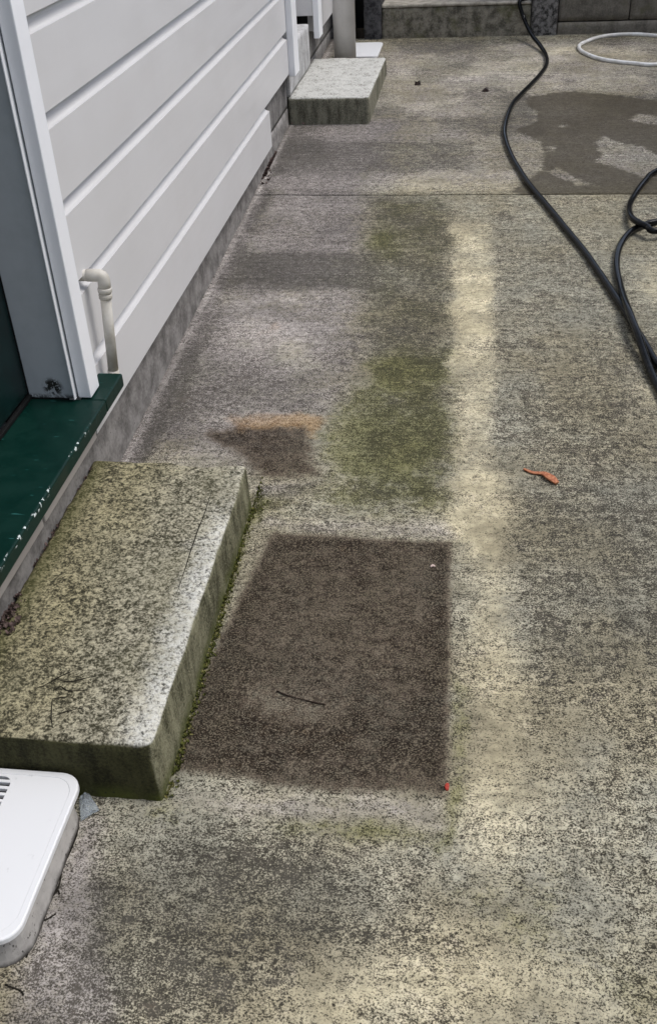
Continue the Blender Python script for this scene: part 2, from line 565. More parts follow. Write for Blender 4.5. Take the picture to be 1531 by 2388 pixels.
MAT['red'] = mat_simple('red_petal', (.42, .05, .03), .6, .3, .3, 200)
MAT['pink'] = mat_simple('pale_pink_chip', (.62, .48, .42), .7, .2, .2, 200)
MAT['terracotta'] = mat_simple('faded_brick_red', (.23, .155, .135), .85, .2, .3, 90)
MAT['moss'] = mat_simple('moss_green', (.12, .125, .03), .85, .2, .3, 150, (.055, .062, .014))
MAT['moss_pale'] = mat_simple('pale_dry_moss', (.30, .27, .10), .85, .2, .3, 150, (.14, .13, .04))
MAT['litter'] = mat_simple('brown_leaf_litter', (.07, .052, .040), .8, .2, .5, 160, (.16, .11, .10))
MAT['earth'] = mat_cast('bare_earth', (.05, .04, .03), (.14, .115, .085), streaks=False, scale=.3)
MAT['fence'] = mat_simple('stained_timber', (.11, .085, .065), .8, .2, .3, 8)
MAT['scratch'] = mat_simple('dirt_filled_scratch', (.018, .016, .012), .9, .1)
MAT['roof'] = mat_simple('dark_roof_paint', (.09, .09, .095), .5, .4, .2, 6)

# ------------------------------------------------------------------ ground and paving
g = mesh_obj('ground', [(-300, -300, -.4), (300, -300, -.4), (300, 300, -.4), (-300, 300, -.4)], [(0, 1, 2, 3)], MAT['earth'])
tag(g, 'bare earth ground lying around the paved yard', kind='structure')

RNG = np.random.RandomState(7)
_tab = RNG.rand(256, 256)
def vnoise(x, y):
    xi = np.floor(x).astype(int); yi = np.floor(y).astype(int)
    fx = x-xi; fy = y-yi
    fx = fx*fx*(3-2*fx); fy = fy*fy*(3-2*fy)
    a = _tab[yi % 256, xi % 256]; b = _tab[yi % 256, (xi+1) % 256]
    c = _tab[(yi+1) % 256, xi % 256]; d = _tab[(yi+1) % 256, (xi+1) % 256]
    return (a*(1-fx)+b*fx)*(1-fy)+(c*(1-fx)+d*fx)*fy
def fbm(x, y, f=1.0, o=4):
    r = 0; a = 1; t = 0
    for k in range(o):
        r = r+a*vnoise(x*f+17*k, y*f+31*k); t += a; a *= .55; f *= 2.1
    return r/t-.5
def poly_sd(X, Y, poly):
    """signed distance, positive inside"""
    d = np.full(X.shape, 1e9); ins = np.zeros(X.shape, bool)
    n = len(poly)
    for i in range(n):
        ax, ay = poly[i]; bx, by = poly[(i+1) % n]
        ex, ey = bx-ax, by-ay
        t = np.clip(((X-ax)*ex+(Y-ay)*ey)/(ex*ex+ey*ey+1e-12), 0, 1)
        d = np.minimum(d, np.hypot(X-ax-t*ex, Y-ay-t*ey))
        c = (ay > Y) != (by > Y)
        with np.errstate(divide='ignore', invalid='ignore'):
            xi = ex*(Y-ay)/(ey if abs(ey) > 1e-12 else 1e-12)+ax
        ins ^= c & (X < xi)
    return np.where(ins, d, -d)
def smooth(x, a, b):
    t = np.clip((x-a)/(b-a), 0, 1); return t*t*(3-2*t)
def gp(pts): return [tuple(on_ground(*p)[:2]) for p in pts]

def stain_masks(X, Y):
    wx = X+.045*fbm(X, Y, 9)+.018*fbm(X+5, Y, 40)
    wy = Y+.045*fbm(X+9, Y+3, 9)+.018*fbm(X, Y+7, 40)
    def area(px, soft, amt=1.0, warp=1.0):
        sdv = poly_sd(X+(wx-X)*warp, Y+(wy-Y)*warp, gp(px))
        return amt*smooth(sdv, -soft, soft)
    def blob(px, py, rx, ry, amt=1.0):
        c = on_ground(px, py)
        return amt*np.exp(-(((wx-c[0])/rx)**2+((wy-c[1])/ry)**2))
    Z = np.zeros_like(X)
    # ---- brown door-mat rectangle
    mat_px = [(640, 1243), (1050, 1264), (1046, 1560), (1043, 1858), (800, 1850), (560, 1828), (408, 1800), (470, 1600), (550, 1425)]
    sdm = poly_sd(X+(wx-X)*.12, Y+(wy-Y)*.12, gp(mat_px))
    soil = smooth(sdm, -.016, .016)*.76
    rim = np.exp(-((sdm-.022)/.020)**2)*smooth(sdm, -.012, .01)
    soil += .22*rim*smooth(fbm(X, Y, 6), -.25, .15)
    fade = 1-.26*smooth(poly_sd(X, Y, gp([(380, 1760), (1080, 1790), (1080, 1960), (380, 1960)])), -.07, .05)
    soil *= fade
    soil += area([(1000, 1262), (1050, 1266), (1046, 1600), (1010, 1600)], .02, .12)
    soil += area([(420, 1795), (520, 1500), (600, 1500), (560, 1640), (620, 1700), (520, 1800)], .03, .14)
    soil += area([(560, 1690), (1040, 1640), (1040, 1850), (560, 1820)], .04, .12)
    soil -= area([(540, 1590), (780, 1640), (800, 1700), (560, 1690)], .045, .20)
    soil -= area([(780, 1330), (980, 1420), (960, 1560), (820, 1540)], .06, .05)
    soil -= area([(400, 1800), (560, 1800), (600, 1870), (400, 1870)], .03, .22)
    soil += area([(395, 1840), (420, 1740), (520, 1430), (590, 1250), (640, 1240), (560, 1440), (430, 1790)], .02, .30)
    soil += blob(578, 1694, .016, .014, .45)
    # dark patch beyond the step
    soil += area([(500, 1010), (560, 996), (735, 988), (738, 1075), (745, 1112), (610, 1112), (575, 1080), (540, 1050)], .035, .72, .8)
    soil += blob(515, 1020, .055, .030, .42)+blob(600, 990, .06, .03, .25)+blob(535, 970, .008, .010, .5)
    soil *= smooth(poly_sd(X, Y, [(-1, -1), (5, -1), (5, 3.3), (-1, 3.3)]), 0, .1)
    # ---- rust
    rust = area([(520, 972), (700, 955), (765, 975), (750, 1030), (728, 1030), (715, 1000), (560, 1000)], .026, .80, .9)
    rust += blob(690, 985, .05, .025, .35)
    rust += blob(645, 760, .022, .03, .42)+blob(668, 518, .02, .04, .35)+area([(700, 975), (770, 985), (755, 1010), (720, 1000)], .02, .35)
    rust += blob(620, 800, .06, .10, .18)
    # ---- moss / algae film
    moss = area([(850, 850), (1050, 830), (1052, 1195), (950, 1215), (780, 1190), (640, 1200), (605, 1160), (700, 1130), (770, 1100), (750, 1020), (800, 960)], .07, .80)
    moss += blob(900, 1050, .09, .14, .30)+blob(920, 860, .07, .07, .25)
    moss += area([(870, 470), (1050, 450), (1050, 830), (850, 840), (840, 620)], .08, .40)
    moss += blob(880, 560, .05, .10, .28)
    moss += area([(1046, 1560), (1092, 1600), (1085, 1850), (1060, 1990), (1036, 1990), (1045, 1800)], .02, 1.0)*(.8+1.3*fbm(X, Y, 11))
    moss += area([(600, 1905), (1040, 1935), (1040, 1975), (640, 1950)], .022, .60)
    moss += area([(1050, 2040), (1300, 2050), (1420, 2200), (1500, 2330), (1350, 2330), (1100, 2140)], .07, .42)
    moss += area([(590, 1150), (625, 1160), (610, 1215), (580, 1230)], .015, .7)
    moss += area([(340, 1880), (460, 1880), (420, 1940), (340, 1930)], .03, .35)
    moss *= np.clip(.95+2.0*fbm(X+1, Y+4, 5)+.9*fbm(X, Y+2, 17), .25, 1.6)
    moss += .16*smooth(fbm(X+8, Y+1, 3.2), .06, .22)*smooth(X, .8, 1.0)
    # along the foot of the step
    sx = .318+.004*fbm(X, Y, 30)
    foot = smooth(Y, 1.0, 1.03)*smooth(-Y, -1.80, -1.76)
    moss += foot*np.exp(-((X-sx)/.012)**2)*.7
    # ---- pale, lime-washed
    lime = area([(1050, 520), (1140, 520), (1150, 800), (1145, 1090), (1180, 1130), (1170, 1300), (1100, 1300), (1060, 1250), (1050, 1050), (1050, 800)], .028, .66)
    lime += area([(1090, 1240), (1180, 1180), (1180, 1400), (1210, 1560), (1220, 1900), (1160, 2050), (1090, 1950), (1096, 1500)], .04, .66)
    lime += area([(1050, 640), (1145, 640), (1150, 850), (1052, 850)], .03, .25)
    lime += area([(1000, 1130), (1200, 1090), (1240, 1200), (1100, 1260), (1000, 1220)], .05, .28)
    lime += area([(560, 1205), (760, 1195), (1050, 1215), (1090, 1290), (1060, 1262), (760, 1232), (640, 1238)], .018, .18)
    lime += area([(1052, 1280), (1090, 1290), (1085, 1420), (1052, 1400)], .02, .15)
    lime += area([(400, 1870), (560, 1850), (1030, 1875), (1030, 1920), (620, 1905), (420, 1895)], .025, .35)
    lime += area([(480, 690), (620, 665), (780, 680), (820, 760), (700, 850), (560, 800)], .08, .42)
    lime += area([(1480, 620), (1560, 610), (1560, 700), (1490, 690)], .04, .6)+area([(1470, 900), (1560, 890), (1560, 960), (1490, 950)], .03, .6)
    lime += area([(900, 130), (1240, 100), (1531, 120), (1531, 210), (1240, 200), (1150, 280), (900, 260)], .10, .35)
    lime += area([(1230, 395), (1180, 440), (960, 445), (900, 420), (1000, 400)], .05, .45)
    lime += area([(590, 1010), (300, 1060), (290, 1080), (580, 1075)], .02, .2)
    lime += area([(600, 1180), (560, 1300), (440, 1700), (400, 1860), (375, 1860), (480, 1560), (560, 1300)], .012, .12)
    wl = np.exp(-((X+.022+.006*fbm(X, Y, 22))/.006)**2)
    lime += .8*wl*smooth(Y, 1.78, 1.82)
    lime += area([(0, 2388), (200, 2388), (200, 1960), (180, 1930), (60, 2230)], .03, .35)
    lime += blob(1370, 120, .3, .14, .4)
    lime += area([(850, 2230), (1050, 2170), (1300, 2240), (1420, 2420), (500, 2420), (600, 2340)], .09, .75)
    lime += area([(1120, 1560), (1350, 1600), (1400, 1900), (1200, 2000), (1100, 1900)], .09, .18)
    lime += fbm(X, Y, 2.2)*.5*smooth(-Y, -1.5, -.9)
    lime = lime*(1+1.1*fbm(X+2, Y+6, 14, 3))
    # ---- bare lilac-grey, fewer specks
    clean = area([(300, 1050), (560, 560), (680, 300), (900, 290), (860, 460), (840, 640), (860, 800), (800, 940), (740, 980), (590, 1080)], .14, .85)
    clean += area([(0, 2420), (260, 2420), (230, 2000), (240, 1900), (180, 1900), (60, 2230)], .035, .72)
    clean += area([(380, 1850), (1030, 1870), (1030, 1925), (600, 1915), (380, 1885)], .03, .6)
    clean += area([(560, 1205), (1050, 1215), (1060, 1262), (640, 1238)], .02, .35)
    clean += area([(650, 285), (900, 100), (1600, 90), (1600, 440), (620, 430)], .10, .45)
    clean = clean*np.clip(1+1.1*fbm(X+4, Y, 6), .4, 1.5)
    clean += area([(600, 1130), (760, 1120), (700, 1160), (600, 1160)], .02, .5)
    clean += .9*np.exp(-((X+.02)/.035)**2)*smooth(Y, 1.78, 1.82)
    # ---- grey grime
    grime = area([(1150, 470), (1440, 640), (1560, 900), (1560, 1560), (1260, 1640), (1200, 1380), (1200, 1140), (1150, 1060), (1142, 820), (1148, 700)], .05, .26)
    grime += area([(1220, 1150), (1560, 1100), (1560, 1540), (1270, 1620)], .08, .25)
    grime += area([(590, 590), (865, 590), (875, 668), (620, 675), (530, 660)], .03, 1.05)
    grime += area([(860, 455), (1050, 460), (1060, 1180), (830, 1180), (850, 700)], .06, .65)
    grime += area([(660, 330), (880, 330), (1100, 330), (1100, 400), (640, 410)], .05, .55)
    grime += area([(440, 850), (620, 850), (740, 940), (500, 960), (340, 1010)], .05, .45)
    grime += area([(380, 900), (560, 590), (600, 590), (430, 900), (330, 1050)], .02, .35)
    grime += area([(150, 2040), (420, 1950), (700, 2000), (900, 2200), (500, 2388), (100, 2388)], .09, .80)
    grime += area([(420, 1960), (1000, 1990), (1100, 2120), (900, 2160), (500, 2080)], .05, .30)
    grime += area([(900, 100), (860, 95), (1240, 88), (1240, 100), (960, 130)], .05, .5)
    grime += .55*smooth(fbm(X+12, Y+5, 3.5), .0, .2)*smooth(Y, 3.5, 3.9)
    grime += blob(1080, 155, .07, .05, .5)+area([(1150, 205), (1240, 225), (1245, 270), (1180, 280)], .04, .3)
    grime += area([(300, 900), (760, 1110), (760, 1120), (600, 1130)], .03, .2)
    grime += .9*np.exp(-((X-.020)/.022)**2)*smooth(Y, 1.85, 2.0)*smooth(fbm(X, Y, 7), -.25, .2)
    # ---- damp patch (signed distance, sharp shoreline)
    A = poly_sd(X, Y, gp([(1232, 228), (1290, 216), (1335, 214), (1420, 221), (1531, 236), (1640, 250), (1660, 458), (1300, 456), (1188, 451), (1212, 430), (1262, 398), (1268, 352), (1256, 330), (1196, 303), (1248, 287), (1252, 262), (1226, 245)]))
    for isl in ([(1468, 281), (1490, 264), (1540, 276), (1580, 282), (1560, 296), (1490, 287)],
                [(1392, 330), (1408, 316), (1436, 330), (1462, 338), (1486, 338), (1522, 358), (1580, 380), (1580, 412), (1490, 413), (1450, 396), (1388, 378), (1404, 362), (1392, 350)],
                [(1276, 400), (1298, 392), (1326, 408), (1350, 420), (1392, 433), (1346, 432), (1318, 420), (1286, 406)],
                [(1275, 345), (1290, 341), (1296, 350), (1278, 354)], [(1300, 294), (1320, 291), (1320, 297), (1302, 299)]):
        A = np.minimum(A, -poly_sd(X, Y, gp(isl)))
    damp = np.clip(A, -.1, .1)
    damp = np.where(Y < 3.676, -.1, damp)
    return dict(moss=np.clip(moss, 0, 1.2), soil=np.clip(soil, 0, 1), lime=np.clip(lime, -.4, 1.3), rust=np.clip(rust, 0, 1), damp=damp, clean=np.clip(clean, 0, 1), grime=np.clip(grime, 0, 1.1))

def axis(segs):
    out = []
    for a, b, h in segs:
        n = max(1, int(round((b-a)/h)))
        out += list(np.linspace(a, b, n, endpoint=False))
    out.append(segs[-1][1])
    return np.array(out)

def slab(name, xs, ys, parent, dz=0.0):
    X, Y = np.meshgrid(xs, ys)
    nx, ny = len(xs), len(ys)
    Zt = SLOPE*Y+dz+.0035*fbm(X, Y, 3.0)+.0016*fbm(X+3, Y, 14.0)
    ey = np.minimum(Y-ys[0], ys[-1]-Y)
    Zt -= .0025*np.exp(-(ey/.005)**2)*(.4+1.2*vnoise(X*9, Y*0+3))
    V = np.stack([X, Y, Zt], -1).reshape(-1, 3)
    idx = np.arange(nx*ny).reshape(ny, nx)
    F = np.stack([idx[:-1, :-1], idx[:-1, 1:], idx[1:, 1:], idx[1:, :-1]], -1).reshape(-1, 4)
    # skirt
    rim = list(idx[0, :])+list(idx[1:, -1])+list(idx[-1, -2::-1])+list(idx[-2:0:-1, 0])
    base = len(V)
    V2 = V[rim].copy(); V2[:, 2] = -.42
    Vall = np.vstack([V, V2])
    sk = [(rim[i], base+i, base+(i+1) % len(rim), rim[(i+1) % len(rim)]) for i in range(len(rim))]
    Fall = np.vstack([F, np.array(sk)])
    me = bpy.data.meshes.new(name)
    me.vertices.add(len(Vall)); me.vertices.foreach_set('co', Vall.ravel())
    me.loops.add(Fall.size); me.loops.foreach_set('vertex_index', Fall.ravel().astype(np.int32))
    me.polygons.add(len(Fall))
    me.polygons.foreach_set('loop_start', np.arange(0, Fall.size, 4, dtype=np.int32))
    sm_ = np.ones(len(Fall), bool); sm_[len(F):] = False
    me.update(calc_edges=True)
    me.polygons.foreach_set('use_smooth', sm_)
    masks = stain_masks(X, Y)
    for k, v in masks.items():
        a = me.attributes.new(k, 'FLOAT', 'POINT')
        full = np.zeros(len(Vall), np.float32); full[:nx*ny] = v.ravel()
        a.data.foreach_set('value', full)
    me.materials.append(MAT['paving'])
    o = bpy.data.objects.new(name, me)
    link(o)
    put(o, parent)
    return o

pave = empty('concrete_pavement')
tag(pave, 'stained speckled concrete paving along the house', kind='structure')
JY = 3.676
near = slab('slab', axis([(-.045, 1.75, .009), (1.75, 4.2, .2)]), axis([(-3.2, .45, .15), (.45, JY-.0012, .009)]), pave)
far = slab('slab', axis([(-.045, 2.1, .012), (2.1, 4.2, .2)]), axis([(JY+.0012, 6.03, .012)]), pave, .0015)
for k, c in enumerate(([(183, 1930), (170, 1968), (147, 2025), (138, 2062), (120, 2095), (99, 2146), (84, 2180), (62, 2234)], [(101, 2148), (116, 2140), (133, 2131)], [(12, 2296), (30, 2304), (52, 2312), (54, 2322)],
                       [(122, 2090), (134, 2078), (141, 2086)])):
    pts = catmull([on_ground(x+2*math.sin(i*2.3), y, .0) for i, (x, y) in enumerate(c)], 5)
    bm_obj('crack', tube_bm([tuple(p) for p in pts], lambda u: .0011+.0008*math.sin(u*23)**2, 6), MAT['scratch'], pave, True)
near['label'] = 'near concrete slab with dark brown mat stain and moss'
far['label'] = 'far concrete slab with damp patch beyond the joint'

# ------------------------------------------------------------------ house wall
house = empty('house', (-.04, 3.0, .1))
tag(house, 'house wall of pale grey weatherboards on a low concrete foundation', 'house')
COVER, ZB = .16, .262
def board(y0, y1, zb, h=COVER, name='weatherboard', seed=0, cove=True, xo=0.0):
    prof = [(-.046, .012), (-.026, .012), (-.006, .0005), (-.0015, 0), (0, .001), (0, h-.029)]
    if cove:
        for a in range(0, 91, 9):
            r = math.radians(a)
            prof.append((-.025*math.sin(r), h-.029+.026*(1-math.cos(r))))
        prof += [(-.025, h+.010), (-.046, h+.010)]
    else:
        prof += [(0, h), (-.046, h)]
    n = max(2, int((y1-y0)/.12)+1)
    ys = np.linspace(y0, y1, n)
    V, F = [], []
    for j, y in enumerate(ys):
        wv = .0006*mnoise.noise(Vector((seed*3.7, y*1.7, 0)))
        wz = .0007*mnoise.noise(Vector((seed*1.7, y*1.1, 5)))
        for (px, pz) in prof: V.append((px+wv+xo, y, zb+pz+wz))
    m = len(prof)
    for j in range(n-1):
        for k in range(m):
            F.append((j*m+k, j*m+(k+1) % m, (j+1)*m+(k+1) % m, (j+1)*m+k))
    F.append(tuple(range(m))); F.append(tuple(range((n-1)*m, n*m)))
    return mesh_obj(name, V, F, MAT['siding'], house)
AY0, AY1 = 1.7233, 1.775
board(AY1+.001, 3.92, ZB, seed=50)
for k in range(1, 15):
    board(AY1+.001, 4.397, ZB+k*COVER, seed=k)
    if k < 3: continue
for k in range(1, 15):
    board(5.262, 6.4, ZB+k*COVER-.004, seed=k+80)
for k in range(1, 15):
    board(-3.0, .80, ZB+k*COVER, seed=k+120)
board(-3.0, .80, ZB, seed=140)
# strip below the door sill in two lengths with a gap
o = box('base_board', -.028, -.002, 1.4655, AY1-.001, .254, .344, MAT['strip'], house, .002)
o = box('base_board', -.028, -.004, .80, 1.459, .250, .344, MAT['strip'], house, .002)
# foundation and wall core
rough_box('foundation', -.30, -.033, -3.0, 4.51, -.2, .262, MAT['foundation'], house, res=.03, amp=.002, radius=.006, seed=2)
rough_box('foundation', -.30, -.0335, 3.93, 4.50, .263, .425, MAT['foundation_streaked'], house, res=.02, amp=.0015, radius=.004, seed=12)
rough_box('foundation', -.30, -.040, 4.515, 6.4, -.1, .30, MAT['foundation_streaked'], house, res=.03, amp=.002, radius=.006, seed=3)
rough_box('foundation', -.30, -.041, 5.15, 6.4, .301, .43, MAT['foundation_streaked'], house, res=.02, amp=.002, radius=.004, seed=4)
box('wall_core', -.32, -.047, 1.81, 3.925, .265, 2.66, MAT['black'], house)
box('wall_core', -.32, -.047, 3.927, 4.39, .428, 2.66, MAT['black'], house)
box('wall_core', -.32, -.047, 5.27, 6.4, .432, 2.66, MAT['black'], house)
box('wall_core', -.32, -.047, -3.0, .78, .265, 2.66, MAT['black'], house)
box('wall_core', -.32, -.047, .785, 1.805, 2.42, 2.66, MAT['black'], house)
box('wall_core', -.32, -.13, 4.393, 5.265, .49, 2.66, MAT['black'], house)
box('end_wall', -4.0, -.325, 6.3, 6.4, -.2, 2.66, MAT['siding'], house)
box('roof', -4.2, .18, -3.2, 6.5, 2.67, 2.80, MAT['roof'], house, .01)

# near doorway
sill_o = box('door_sill', -.112, .0545, .84, 1.7215, .346, .376, MAT['sill'], house, .004, 3)
box('door_sill', .0008, .0545, 1.7217, 1.838, .346, .376, MAT['sill'], house, .004, 3)['label'] = 'green sill end projecting past the white door trim'
ar = box('architrave', -.002, .0255, AY0, AY1, .3785, 2.42, MAT['white'], house, .0022)
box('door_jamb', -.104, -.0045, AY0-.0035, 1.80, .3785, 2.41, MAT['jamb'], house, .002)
# bevelled edge bead of the trim seen from the opening side
box('trim_bead', -.0056, -.0040, AY0-.0045, 1.71, .382, 2.41, MAT['white'], house, .0006)
box('architrave', -.002, .0255, .79, .842, .3785, 2.42, MAT['white'], house, .0022)
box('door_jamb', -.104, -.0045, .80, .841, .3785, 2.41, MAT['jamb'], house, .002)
door = box('door', -.150, -.107, .845, AY0-.0015, .388, 2.40, MAT['door'], house, .002)
box('weather_strip', -.1065, -.098, .845, AY0-.002, .3775, .3855, MAT['black'], house, .001)
# mouldings of the door leaf
for y0, y1 in ((.90, 1.26), (1.32, 1.66)):
    for z0, z1 in ((.60, 1.20), (1.34, 2.25)):
        p = box('door_panel', -.1075, -.100, y0, y1, z0, z1, MAT['door'], house, .003)

# far doorway
box('architrave', -.002, .0255, 4.40, 4.512, .410, 2.42, MAT['white'], house, .0025)
box('architrave', -.002, .0255, 5.145, 5.258, .418, 2.42, MAT['white'], house, .0025)
box('door_jamb', -.125, -.003, 5.150, 5.255, .515, 2.41, MAT['siding'], house, .002)
box('door_jamb', -.125, -.003, 4.41, 4.505, .515, 2.41, MAT['siding'], house, .002)
box('door', -.128, -.100, 4.507, 5.148, .520, 2.40, MAT['siding'], house, .002)
rough_box('threshold', -.29, -.021, 4.516, 5.125, .302, .487, MAT['sill_concrete'], house, res=.015, amp=.0012, radius=.005, seed=5)

# ------------------------------------------------------------------ overflow pipe by the door
op = empty('overflow_pipe', (.04, 1.868, .37))
tag(op, 'short white plastic overflow pipe with elbow beside the door trim', 'pipe')
PX, PY, PZ = .040, 1.868, .580
bmv = tube_bm([(-.02, PY, PZ), (.022, PY, PZ)], .0118, 20)
bm_obj('stub', bmv, MAT['pvc'], op, True)
EB = np.array(on_y(265, 868, PY-.004))              # foot of the pipe, leaning in to the wall
ET = np.array((PX, PY, PZ))
ed = (EB-ET)/np.linalg.norm(EB-ET)
arc = [tuple(ET+np.array((-.012, 0, 0))*(1-u)**2+ed*.012*u**2) for u in np.linspace(0, 1, 9)]
bm_obj('elbow', tube_bm([(.006, PY, PZ)]+arc+[tuple(ET+ed*.030)], .0128, 20), MAT['pvc'], op, True)
for dd, r in ((.031, .0142), (.044, .0136)):
    bm_obj('collar', tube_bm([tuple(ET+ed*(dd+e)) for e in (-.0055, -.004, .004, .0055)], lambda u, r=r: r if .2 < u < .8 else r-.0012, 20), MAT['pvc'], op, True)
bm_obj('downpipe', tube_bm([tuple(ET+ed*.028), tuple(EB)], .0110, 20), MAT['pvc'], op, True)
bm_obj('end_socket', tube_bm([tuple(EB-ed*.006), tuple(EB+ed*.022)], .0122, 20), MAT['pvc'], op, True)

# ------------------------------------------------------------------ near concrete step
stp = empty('concrete_step', (.15, 1.4, .06))
tag(stp, 'moss-covered concrete step below the green door sill', 'step')
def shape1(p):
    t_ = (p.y-1.01)/.79
    if p.z > .12: p.z += .010*(t_-.2)
    p.x += -.004*t_*(1 if p.x > .15 else 0)
    return p
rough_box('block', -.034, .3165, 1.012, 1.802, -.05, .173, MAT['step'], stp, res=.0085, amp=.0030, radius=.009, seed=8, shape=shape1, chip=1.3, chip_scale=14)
block1 = bpy.data.objects['block']
bpy.context.view_layer.update()
def drop(p, h):
    ok, loc, nrm, idx = block1.ray_cast(block1.matrix_world.inverted() @ Vector((p[0], p[1], .5)), Vector((0, 0, -1)))
    q = block1.matrix_world @ loc
    return (q.x, q.y, q.z+h)
# trowelled ridge line on the tread
def top1(px, py, h=0.0):
    p = on_z(px, py, .176+h)
    z = .173+.010*((p[1]-1.01)/.79-.2)
    p = on_z(px, py, z+h)
    return p
rp = catmull([top1(495, 1142, .001), top1(476, 1195, .001), top1(452, 1262, .001), top1(430, 1330, .001), top1(405, 1402, .001)], 6)
bm_obj('crack', tube_bm([drop(p, .0002) for p in rp], lambda u: .0008*(.35+math.sin(math.pi*min(1, u*.9+.1))), 6), MAT['scratch'], stp, True)
scr = [[(124, 1630), (141, 1628), (160, 1626)], [(123, 1630), (121, 1650), (120, 1675), (123, 1697)], [(128, 1669), (150, 1662), (178, 1654)], [(182, 1652), (192, 1654)],
       [(100, 1600), (125, 1588), (146, 1576), (172, 1562)], [(140, 1587), (160, 1590), (185, 1586), (215, 1577)], [(124, 1612), (142, 1602), (160, 1612), (205, 1611)], [(88, 1604), (104, 1600)]]
for c in scr:
    pts = catmull([top1(*q, .0008) for q in c], 5)
    bm_obj('scratch', tube_bm([drop(p, .0003) for p in pts], lambda u: .0009*(.5+math.sin(math.pi*u)*.7), 5), MAT['scratch'], stp, True)

# ------------------------------------------------------------------ far concrete step
st2 = empty('concrete_step', (.15, 4.9, .2))
tag(st2, 'pale bare concrete step at the far doorway', 'step')
def shape2(p):
    p.x += .010*((p.y-4.5)/.79)*(1 if p.x > .1 else 0)
    return p
rough_box('block', -.034, .3165, 4.503, 5.292, .10, .302, MAT['step_far'], st2, res=.012, amp=.002, radius=.009, seed=21, shape=shape2, chip=.9, chip_scale=16)

# ------------------------------------------------------------------ gully traps
def rrect(x0, x1, y0, y1, r, n=7):
    pts = []
    for cx, cy_, a0 in ((x1-r, y1-r, 0), (x0+r, y1-r, 90), (x0+r, y0+r, 180), (x1-r, y0+r, 270)):
        for k in range(n+1):
            a = math.radians(a0+90*k/n)
            pts.append((cx+r*math.cos(a), cy_+r*math.sin(a)))
    return pts
def ring_solid(name, loops, mat, parent, cap_top=True, cap_bot=True, smooth_=True):
    """loops: list of (points, z) from bottom to top"""
    bm = bmesh.new()
    rings = [[bm.verts.new((x, y, z(y) if callable(z) else z)) for x, y in pts] for pts, z in loops]
    n = len(rings[0])
    for a, b in zip(rings[:-1], rings[1:]):
        for k in range(n):
            bm.faces.new((a[k], a[(k+1) % n], b[(k+1) % n], b[k]))
    if cap_bot: bm.faces.new(rings[0][::-1])
    if cap_top: bm.faces.new(rings[-1])
    o = bm_obj(name, bm, mat, parent)
    return o
gt = empty('gully_trap', (.05, .86, .036))
tag(gt, 'white plastic lidded gully drain on a rendered surround against the mossy step', 'drain')
bx0, bx1, by0, by1 = -.031, .192, .722, .990
ring_solid('surround', [(rrect(bx0, bx1+.004, by0-.004, by1+.003, .045), -.05), (rrect(bx0, bx1+.003, by0-.003, by1+.003, .045), lambda y: gz(y)+.004), (rrect(bx0, bx1, by0, by1, .042), .070), (rrect(bx0, bx1-.004, by0+.004, by1-.003, .040), .094)], MAT['drain'], gt)
# lid with a rectangular grate opening
lx0, lx1, ly0, ly1, LZ = -.028, .1985, .714, 1.006, .1055
outer = rrect(lx0, lx1, ly0, ly1, .034)
inner = rrect(-.010, .0875, .885, .9900, .016)
def lid_mesh(name, outer, inner, z, parent, th=.010):
    bm = bmesh.new()
    def sc(pts, d):
        c = np.mean(np.array(pts), 0)
        return [(x-d*np.sign(x-c[0]), y-d*np.sign(y-c[1])) for x, y in pts]
    lo = [[bm.verts.new((x, y, zz)) for x, y in pts] for pts, zz in ((outer, z-th), (outer, z-.0025), (sc(outer, .0008), z-.0008), (sc(outer, .0025), z), (sc(outer, .0105), z), (sc(outer, .0112), z-.0008), (sc(outer, .0120), z-.0008))]
    n = len(outer)
    for a, b in zip(lo[:-1], lo[1:]):
        for k in range(n):
            bm.faces.new((a[k], a[(k+1) % n], b[(k+1) % n], b[k]))
    ring = lo[-1]
    if inner:
        it = [bm.verts.new((x, y, z-.0008)) for x, y in inner]
        ib = [bm.verts.new((x, y, z-th)) for x, y in inner]
        for k in range(n):
            bm.faces.new((ring[k], ring[(k+1) % n], it[(k+1) % n], it[k]))
            bm.faces.new((it[k], it[(k+1) % n], ib[(k+1) % n], ib[k]))
    else:
        bm.faces.new(ring)
    return bm_obj(name, bm, MAT['lid'], parent)
lid = lid_mesh('lid', outer, inner, LZ, gt)
bm = bmesh.new()
gr = box('grate_well', -.0095, .087, .8855, .9895, .0945, .0952, MAT['shadow'], gt)  # thin dark plate stands in for the shade below the slats
yb = .8915
while yb < .986:
    b = box('grate_slat', -.0092, .0868, yb, yb+.0058, .0965, LZ-.0012, MAT['lid'], lid, .0008, 1)
    yb += .0125

g2 = empty('gully_trap', (.13, 5.48, .23))
tag(g2, 'plain white drain lid on the ground behind the grey waste pipe', 'drain')
ring_solid('surround', [(rrect(.045, .250, 5.535, 5.855, .03), .10), (rrect(.045, .250, 5.535, 5.855, .03), .2525)], MAT['drain'], g2)
lid_mesh('lid', rrect(.035, .262, 5.520, 5.872, .03), None, .2625, g2)

# ------------------------------------------------------------------ waste pipe
wp = empty('waste_pipe', (.112, 5.40, .23))
tag(wp, 'thick grey waste pipe standing by the far end of the house wall', 'pipe')
bm_obj('pipe', tube_bm([(.112, 5.40, .215), (.1115, 5.40, 2.62)], .0545, 36), MAT['grey_pvc'], wp, True)
for z in (1.1, 2.2):
    bm_obj('bracket', tube_bm([(.112, 5.40, z-.015), (.112, 5.40, z+.015)], .058, 36), MAT['grey_pvc'], wp, True)

